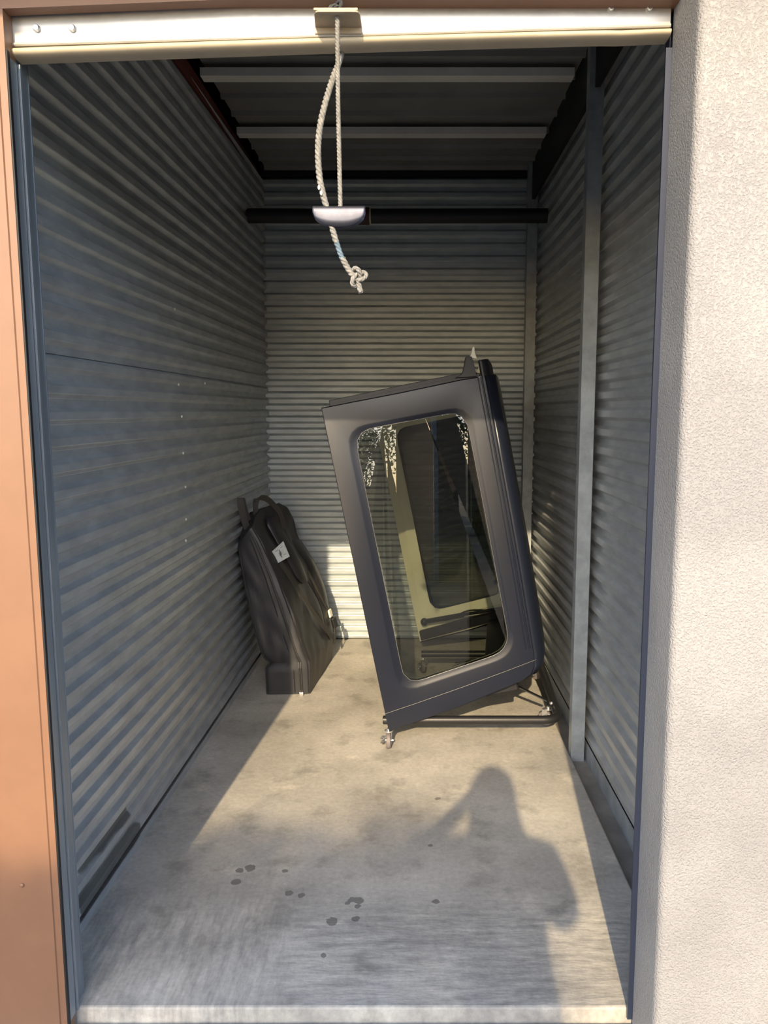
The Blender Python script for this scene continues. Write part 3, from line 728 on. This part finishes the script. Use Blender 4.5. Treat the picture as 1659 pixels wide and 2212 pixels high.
# ------------------------------------------------------------------ black bag leaning on the left wall
bgT = thing('carry_bag', (-0.62,3.95,0), 'tall black nylon panel bag leaning against the left corrugated wall', 'bag')
keys = [ # t, NL, NR, FR, FL
 (0.00, (-0.728,3.680,0.002), (-0.508,3.690,0.002), (-0.455,4.270,0.002), (-0.660,4.300,0.002)),
 (0.16, (-0.733,3.682,0.133), (-0.512,3.690,0.140), (-0.452,4.300,0.130), (-0.690,4.320,0.130)),
 (0.185, (-0.716,3.705,0.155), (-0.514,3.692,0.165), (-0.455,4.310,0.150), (-0.695,4.325,0.150)),
 (0.22, (-0.748,3.690,0.190), (-0.528,3.695,0.200), (-0.462,4.330,0.180), (-0.705,4.330,0.180)),
 (0.45, (-0.795,3.710,0.360), (-0.590,3.705,0.395), (-0.520,4.370,0.350), (-0.740,4.360,0.350)),
 (0.70, (-0.838,3.735,0.550), (-0.668,3.725,0.610), (-0.590,4.380,0.540), (-0.780,4.380,0.540)),
 (0.90, (-0.862,3.755,0.700), (-0.752,3.745,0.780), (-0.660,4.380,0.700), (-0.800,4.380,0.690)),
 (0.97, (-0.866,3.775,0.735), (-0.790,3.760,0.838), (-0.672,4.350,0.790), (-0.810,4.340,0.740)),
 (1.03, (-0.860,3.880,0.835), (-0.785,3.860,0.885), (-0.695,4.270,0.870), (-0.820,4.250,0.815)),
 (1.06, (-0.845,3.960,0.880), (-0.780,3.950,0.905), (-0.725,4.180,0.905), (-0.820,4.160,0.870)),
]
def bagcorners(t):
    for i in range(len(keys)-1):
        if keys[i][0] <= t <= keys[i+1][0]:
            s = (t-keys[i][0])/(keys[i+1][0]-keys[i][0])
            return [Vector(keys[i][k]).lerp(Vector(keys[i+1][k]), s) for k in range(1,5)]
    return [Vector(k) for k in keys[-1][1:]]
def wide(s, t, off=0.0):
    """point on the wide face: s 0 near .. 1 far"""
    c = bagcorners(t); p = c[1].lerp(c[2], s)
    e = 0.01; q = bagcorners(min(1.06, t+e)); nrm = (c[2]-c[1]).cross(q[1].lerp(q[2], s)-p).normalized()
    if nrm.x < 0: nrm = -nrm
    b = 0.020*math.sin(math.pi*min(1,max(0,s)))*math.sin(math.pi*min(1,t))
    return p + nrm*(b + off)
def bagring(t, inset=0.0):
    c = bagcorners(t); cen = (c[0]+c[1]+c[2]+c[3])/4; out = []
    cnt = (12, 26, 10, 26)
    for k in range(4):
        a, b = c[k], c[(k+1) % 4]; prev = c[k-1]; nxt = c[(k+2) % 4]
        L_ = (b-a).length; rr = min(0.010, L_*0.2)
        for j in range(cnt[k]):
            s = j/cnt[k]; p = a.lerp(b, s)
            d = min(s, 1-s)*L_
            if d < rr: p = p.lerp(cen, 0.0) - (p-cen).normalized()*(rr-d)**2/rr*0.5
            bulge = math.sin(math.pi*s)*math.sin(math.pi*min(1,t))
            nrm = Vector(((b-a).y, -(b-a).x, 0)).normalized()
            if nrm.dot(p-cen) < 0: nrm = -nrm
            amp = (0.010, 0.020, 0.010, 0.0)[k]
            p = p + nrm*bulge*amp
            if 0.03 < t < 1.03:
                w = noise.noise(Vector((p.x*9, p.y*9, p.z*3.5)))*0.012 + noise.noise(Vector((p.x*24+3+p.z*9, p.y*16, p.z*9)))*0.009
                if k == 0: w *= 0.9
                if k == 3: w = min(0, w)
                p = p + nrm*w*min(1, (t-0.03)*6)
            out.append(p)
    return out
mb = MB(); ts = [0,0.012,0.03,0.08,0.13,0.16,0.185,0.21,0.24]+[0.28+0.03*k for k in range(22)]+[0.94,0.97,0.99,1.01,1.03,1.045,1.06]
mb.loft([bagring(t) for t in ts], True, True, True)
mb.build('bag_body', M['bag'], bgT, smooth=True, auto=42)
def nearp(s, t, off=0.004):
    c = bagcorners(t); p = c[0].lerp(c[1], s); return p + Vector((0.1,-1,0.1)).normalized()*(off + 0.010*math.sin(math.pi*s)*math.sin(math.pi*min(1,t)))
zp_ = [nearp(0.80-0.02*t, t, 0.010) for t in [0.01+0.03*k for k in range(32)]]
z_ = MB().ribbon(zp_, 0.016, (1,0,0.1), 0.003).build('zipper', M['zip'], bgT)
MB().tube([p+Vector((0,-0.003,0)) for p in zp_], 0.002, 6).build('zipper_teeth', M['chrome'] if False else M['zip'], bgT)
MB().box(zp_[0].x-0.008, zp_[0].x+0.012, zp_[0].y-0.014, zp_[0].y-0.004, 0.001, 0.018).build('zipper_pull', M['chrome'], bgT, bevel=0.002)
# piped seams along the edges of the near end
for s_ in (0.06, 0.66, 0.97):
    MB().tube([nearp(s_, t, 0.001) for t in [0.01+0.03*k for k in range(33)]], 0.0032, 6).build('piping', M['rubber'], bgT, smooth=True)
# carry handle loops at the top
pa = Vector((-0.790,3.93,0.880)); 
lp = catmull([(-0.800,3.90,0.865),(-0.800,3.92,0.945),(-0.775,3.98,0.955),(-0.745,4.05,0.920),(-0.705,4.09,0.850),(-0.690,4.08,0.77)],6)
MB().ribbon(lp, 0.030, (0.5,0.6,0.3), 0.004).build('carry_handle', M['web'], bgT)
lp = catmull([(-0.828,3.82,0.815),(-0.842,3.80,0.885),(-0.852,3.79,0.960),(-0.848,3.81,0.964),(-0.842,3.84,0.90),(-0.83,3.86,0.85)],6)
MB().ribbon(lp, 0.032, (0.9,0.3,0), 0.004).build('carry_handle', M['web'], bgT)
# padded flap hanging from the top over the wide face
rings = []
for k in range(11):
    t = 1.0 - 0.036*k*1.15; w = 0.15 if k < 8 else 0.15*math.sqrt(max(0.02,1-((k-7)/3.3)**2))
    sc_ = 0.42 + 0.004*k
    rings.append([wide(sc_-w, t, 0.010), wide(sc_-w*0.5, t, 0.022), wide(sc_, t, 0.026), wide(sc_+w*0.5, t, 0.022), wide(sc_+w, t, 0.010)])
mb = MB(); mb.loft(rings, False); o = mb.build('shoulder_pad', M['bag'], bgT, smooth=True, auto=80); md = o.modifiers.new('pad','SOLIDIFY'); md.thickness = 0.010
# pocket at the far edge of the wide face
rings = []
for k in range(13):
    t = 0.86 - 0.05*k; b = 0.035*math.sin(math.pi*(k+0.3)/12.6)
    rings.append([wide(0.72, t, 0.0), wide(0.80, t, b), wide(0.90, t, b), wide(1.0, t, b*0.8), wide(1.02, t, -0.01)])
mb = MB(); mb.loft(rings, False); mb.build('pocket', M['bag'], bgT, smooth=True, auto=80)
# webbing straps
st = [wide(s, t, 0.016) for s, t in [(0.10,0.74),(0.16,0.66),(0.24,0.55),(0.34,0.44),(0.46,0.34),(0.60,0.25),(0.74,0.19),(0.86,0.165)]]
MB().ribbon(catmull(st,4), 0.034, (0.0,0.75,0.6), 0.003).build('strap', M['web'], bgT)
st = [wide(s, t, 0.020) for s, t in [(0.62,0.64),(0.70,0.52),(0.78,0.42),(0.86,0.34),(0.92,0.27),(0.93,0.20),(0.90,0.12)]]
MB().ribbon(catmull(st,4), 0.034, (0.0,0.9,0.2), 0.003).build('strap', M['web'], bgT)
c0 = wide(0.86, 0.315, 0.026)
MB().obox(c0, Vector((0.3,1,0.1)).normalized()*0.016, Vector((1,-0.3,0.3)).normalized()*0.006, Vector((-0.25,0,1)).normalized()*0.022).build('buckle', M['white'], bgT, bevel=0.003)
c0 = wide(0.92, 0.235, 0.026)
MB().obox(c0, Vector((0.3,1,0.1)).normalized()*0.022, Vector((1,-0.3,0.3)).normalized()*0.009, Vector((-0.25,0,1)).normalized()*0.030).build('buckle', M['cart'], bgT, bevel=0.004)
# paper label
LT = Vector((-0.657,3.86,0.655))
la = [atY(588,1191,3.80), atY(612,1169,3.86), atY(626,1202,3.86), atY(596,1219,3.80)]
mb = MB(); nn_ = (la[1]-la[0]).cross(la[3]-la[0]).normalized()
if nn_.y > 0: nn_ = -nn_
mb.loft([[p for p in la],[p - nn_*0.0015 for p in la]], True, True, True)
tg = mb.build('paper_label', M['tagw'], bgT); tag(tg, 'pale blue grey paper label with a dark drawing')
def lab(a, b): return la[0].lerp(la[1], a).lerp(la[3].lerp(la[2], a), b) + nn_*0.0008
for (a0,b0,a1,b1) in [(0.47,0.25,0.53,0.80),(0.42,0.42,0.48,0.66),(0.53,0.40,0.57,0.62),(0.20,0.18,0.42,0.21),(0.62,0.2,0.80,0.23),(0.66,0.7,0.84,0.73)]:
    MB().add([lab(a0,b0),lab(a1,b0),lab(a1,b1),lab(a0,b1)],[(0,1,2,3)]).build('print', M['ink'], tg)

# ------------------------------------------------------------------ outside: person taking the picture, trees, opposite building
def skinmesh(nodes, edges, root, sub=2):
    """nodes: name -> (pos, radius); returns evaluated mesh"""
    names = list(nodes); idx = {n: i for i, n in enumerate(names)}
    me = bpy.data.meshes.new('skeleton')
    me.from_pydata([nodes[n][0] for n in names], [(idx[a], idx[b]) for a, b in edges], [])
    o = bpy.data.objects.new('skeleton', me); COL.objects.link(o)
    md = o.modifiers.new('skin', 'SKIN')
    if not me.skin_vertices:
        bm = bmesh.new(); bm.from_mesh(me); bm.verts.layers.skin.verify(); bm.to_mesh(me); bm.free()
    for n in names:
        r = nodes[n][1]; r = (r, r) if not isinstance(r, tuple) else r
        sv = me.skin_vertices[0].data[idx[n]]; sv.radius = r; sv.use_root = (n == root)
    md.use_smooth_shade = True
    s = o.modifiers.new('sub', 'SUBSURF'); s.levels = sub; s.render_levels = sub
    bpy.context.view_layer.update()
    dg = bpy.context.evaluated_depsgraph_get()
    out = bpy.data.meshes.new_from_object(o.evaluated_get(dg))
    bpy.data.objects.remove(o); return out
GZ = -0.045
PX = 0.025
nodes = {
 'pelvis': ((PX,-0.36,0.86),(0.185,0.12)), 'waist': ((PX+0.035,-0.36,1.00),(0.205,0.12)), 'chest': ((PX+0.01,-0.355,1.18),(0.200,0.125)), 'upper': ((PX,-0.345,1.295),(0.150,0.095)),
 'neck': ((PX,-0.325,1.375),0.052), 'skull0': ((PX,-0.305,1.43),(0.058,0.066)), 'skull1': ((PX,-0.305,1.50),(0.074,0.090)), 'skull2': ((PX,-0.315,1.565),(0.066,0.084)),
 'nose': ((PX,-0.205,1.475),0.013),
 'shL': ((PX-0.165,-0.345,1.315),0.058), 'elL': ((-0.335,-0.235,1.145),0.050), 'foL': ((-0.215,-0.15,1.235),0.044), 'wrL': ((-0.090,-0.075,1.315),0.026),
 'shR': ((PX+0.165,-0.345,1.315),0.058), 'elR': ((0.225,-0.26,1.125),0.052), 'foR': ((0.155,-0.14,1.21),0.044), 'wrR': ((0.088,-0.075,1.305),0.026),
 'hipL': ((PX-0.090,-0.36,0.80),0.092), 'knL': ((PX-0.105,-0.34,0.45),0.062), 'caL': ((PX-0.105,-0.365,0.30),0.055), 'anL': ((PX-0.105,-0.365,0.05),0.040), 'toL': ((PX-0.120,-0.21,0.000),(0.044,0.030)),
 'hipR': ((PX+0.090,-0.36,0.80),0.092), 'knR': ((PX+0.105,-0.34,0.45),0.062), 'caR': ((PX+0.105,-0.365,0.30),0.055), 'anR': ((PX+0.105,-0.365,0.05),0.040), 'toR': ((PX+0.120,-0.21,0.000),(0.044,0.030)),
}
edges = [('pelvis','waist'),('waist','chest'),('chest','upper'),('upper','neck'),('neck','skull0'),('skull0','skull1'),('skull1','skull2'),('skull1','nose'),
 ('upper','shL'),('shL','elL'),('elL','foL'),('foL','wrL'),('upper','shR'),('shR','elR'),('elR','foR'),('foR','wrR'),
 ('pelvis','hipL'),('hipL','knL'),('knL','caL'),('caL','anL'),('anL','toL'),('pelvis','hipR'),('hipR','knR'),('knR','caR'),('caR','anR'),('anR','toR')]
# hands: palm plus five finger chains each, closed round the sides of the phone
for S, sx in (('L',-1),('R',1)):
    nodes['pa'+S] = ((sx*0.060,-0.050,1.330),(0.030,0.018)); edges.append(('wr'+S,'pa'+S))
    for i, (dz, ln) in enumerate(((0.026,0.9),(0.008,1.0),(-0.011,0.95),(-0.029,0.78))):
        k = 'f%d%s' % (i, S)
        nodes[k+'a'] = ((sx*0.054,-0.030,1.330+dz),0.0095); nodes[k+'b'] = ((sx*0.046,-0.010,1.332+dz),0.0085); nodes[k+'c'] = ((sx*(0.046-0.022*ln),-0.0085,1.334+dz),0.0075)
        edges += [('pa'+S,k+'a'),(k+'a',k+'b'),(k+'b',k+'c')]
    nodes['t1'+S] = ((sx*0.050,-0.052,1.352),0.011); nodes['t2'+S] = ((sx*0.030,-0.045,1.366),0.0095); edges += [('pa'+S,'t1'+S),('t1'+S,'t2'+S)]
pm = skinmesh(nodes, edges, 'pelvis')
pe = thing('person', (PX,-0.36,GZ), 'person in a blue grey shirt holding up a phone to photograph the unit', 'person')
for m in ('skin','shirt','pants','shoe'): pm.materials.append(M[m])
for p in pm.polygons:
    c = p.center
    mi = 0
    if c.z < 0.055 and True: mi = 3
    elif c.z < 0.93: mi = 2
    elif c.z < 1.345 and c.y < -0.285: mi = 1
    p.material_index = mi; p.use_smooth = True
body = bpy.data.objects.new('body', pm); link(body, pe)
zmin = min(v.co.z for v in pm.vertices)
for v in pm.vertices: v.co.z += 0.0
mb = MB(); mb.sphere((PX,-0.325,1.530), 0.098, 18, 12, (0.86,1.05,0.92)); 
mb.v = [(x, min(y, -0.262 + max(0, z-1.56)*0.5), max(z, 1.455 if y < -0.33 else 1.50)) for x,y,z in mb.v]
mb.loft([[(PX+w*math.cos(a), -0.355+d*math.sin(a), z) for a in [2*math.pi*k/16 for k in range(16)]] for z,w,d in ((1.55,0.070,0.06),(1.48,0.088,0.06),(1.40,0.098,0.055),(1.33,0.100,0.045),(1.29,0.080,0.035))], True, True, True)
mb.build('hair', M['hair'], pe, smooth=True, sub=1)
for sx in (-1,1):
    MB().sphere((PX+sx*0.030,-0.222,1.500), 0.012, 10, 8).build('eye', M['white'], pe, smooth=True)
    MB().sphere((PX+sx*0.078,-0.305,1.485), 0.026, 10, 8, (0.35,0.7,1.1)).build('ear', M['skin'], pe, smooth=True)
MB().sphere((PX,-0.225,1.435), 0.018, 10, 6, (1.2,0.5,0.35)).build('mouth', mat('lips',(0.35,0.13,0.11),0.5), pe, smooth=True)
if zmin < GZ:
    pe.location.z += 0.0
    pe.location.z += GZ - zmin
ph = thing('smartphone', (0,-0.025,1.33), 'black smartphone held in both hands of the person', 'phone')
MB().box(-0.036,0.036,-0.032,-0.022,1.262,1.412).build('phone_body', M['phone'], ph, bevel=0.004)
MB().box(-0.030,0.008,-0.022,-0.0195,1.375,1.408).build('camera_bump', M['cart'], ph, bevel=0.002)

def tree(name, base, trunk_h, blobs, nleaf, label, seed, leaf=0.07, group=None):
    rnd = random.Random(seed); t = thing(name, base, label, 'tree', group)
    b = Vector(base); mb = MB()
    top = b + Vector((0.15,0.1,trunk_h))
    mb.tube([b - Vector((0,0,0.1)), b + Vector((0.06,0,trunk_h*0.5)), top], [0.19,0.15,0.12], 10)
    for c, r in blobs:
        c = Vector(c); mid = (top+c)/2 + Vector((rnd.uniform(-.2,.2), rnd.uniform(-.2,.2), -0.1))
        mb.tube([top - Vector((0,0,0.2)), mid, c], [0.085,0.05,0.02], 7)
    mb.build('trunk', M['bark'], t, smooth=True)
    lv = MB(); tot = sum(r[0]*r[1]+r[1]*r[2]+r[0]*r[2] for c, r in blobs)
    for c, r in blobs:
        c = Vector(c); k = int(nleaf*(r[0]*r[1]+r[1]*r[2]+r[0]*r[2])/tot)
        for _ in range(k):
            while True:
                v = Vector((rnd.uniform(-1,1), rnd.uniform(-1,1), rnd.uniform(-1,1)))
                if v.length < 1 and rnd.random() < 0.35 + 0.65*v.length: break
            p = c + Vector((v.x*r[0], v.y*r[1], v.z*r[2]))
            d = Vector((rnd.gauss(0,1), rnd.gauss(0,1), rnd.gauss(-0.4,0.8))).normalized()
            s = d.orthogonal().normalized(); s.rotate(Matrix.Rotation(rnd.uniform(0,6.28), 3, d))
            l = leaf*rnd.uniform(0.7,1.3)
            lv.add([p, p+d*l*0.5+s*l*0.22, p+d*l, p+d*l*0.5-s*l*0.22], [(0,1,2,3)])
    o = lv.build('foliage', M['leaf'], t); tag(o, kind='stuff'); return t
def sunback(x, y, z, t): return Vector((x,y,z)) - SUN_DIR*(t/SUN_DIR.y)
# low limb that shades the front of the floor
c1 = sunback(-0.52,1.65,-0.06,9.0); c2 = sunback(-0.04,1.65,-0.04,9.4); c3 = sunback(-1.05,1.65,0.10,8.8)
tree('shade_tree', (-2.6,-8.0,GZ), 2.6, [((c1.x,c1.y,c1.z),(0.50,0.9,0.22)), ((c2.x,c2.y,c2.z),(0.40,0.9,0.21)), ((c3.x,c3.y,c3.z),(0.40,0.45,0.26)), ((-2.9,-8.3,4.3),(1.0,1.0,0.7)), ((-3.6,-8.6,5.0),(1.2,1.1,0.9))], 36000, 'leafy tree outside whose low limb shades the doorway', 3)
tree('driveway_tree', (-0.3,-14.0,GZ), 2.4, [((-0.4,-14.0,4.2),(1.5,1.2,1.5)), ((-1.7,-14.2,3.4),(1.2,1.0,1.2)), ((0.6,-13.6,3.0),(0.9,0.8,1.2)), ((-0.8,-14,5.5),(1.1,1.0,0.9))], 24000, 'round leafy tree standing far across the driveway, directly opposite the unit', 5, leaf=0.10)
tree('driveway_tree', (-5.2,-16.8,GZ), 2.4, [((-5.0,-16.8,4.4),(1.7,1.2,1.8)), ((-6.4,-17.0,3.8),(1.3,1.0,1.4)), ((-3.9,-16.6,3.4),(1.0,0.8,1.5))], 9000, 'bushy tree across the driveway, left of the round one', 8, leaf=0.11)
tree('driveway_tree', (2.9,-16.0,GZ), 2.6, [((2.9,-16.0,4.4),(1.6,1.2,1.6)), ((1.9,-16.2,3.2),(1.2,1.0,1.3)), ((4.2,-15.8,3.6),(1.3,0.9,1.4)), ((3.0,-16,5.8),(1.1,1.0,0.7))], 9000, 'tall tree rising behind the brown building across the driveway', 11, leaf=0.11)
bd = thing('opposite_building', (3.2,-5.5,GZ), 'brown low storage building across the driveway', 'building')
MB().box(1.12,7.0,-9.0,-4.2,GZ,2.55).build('wall', M['brown'], bd)
MB().box(1.05,7.1,-9.1,-4.1,2.55,2.68).build('roof_edge', M['brown'], bd)
MB().box(1.10,1.16,-4.2,-4.14,GZ,2.55).build('corner_trim', M['post'], bd)
for k in range(3):
    MB().box(1.6+k*1.7,2.9+k*1.7,-4.2,-4.17,GZ,2.1).build('roll_door', M['orange'], bd)
tag(MB().box(-12,1.1,-6.3,-6.1,GZ,0.10).build('kerb', M['curb'], bevel=0.01), 'pale concrete kerb along the far side of the driveway', 'kerb')
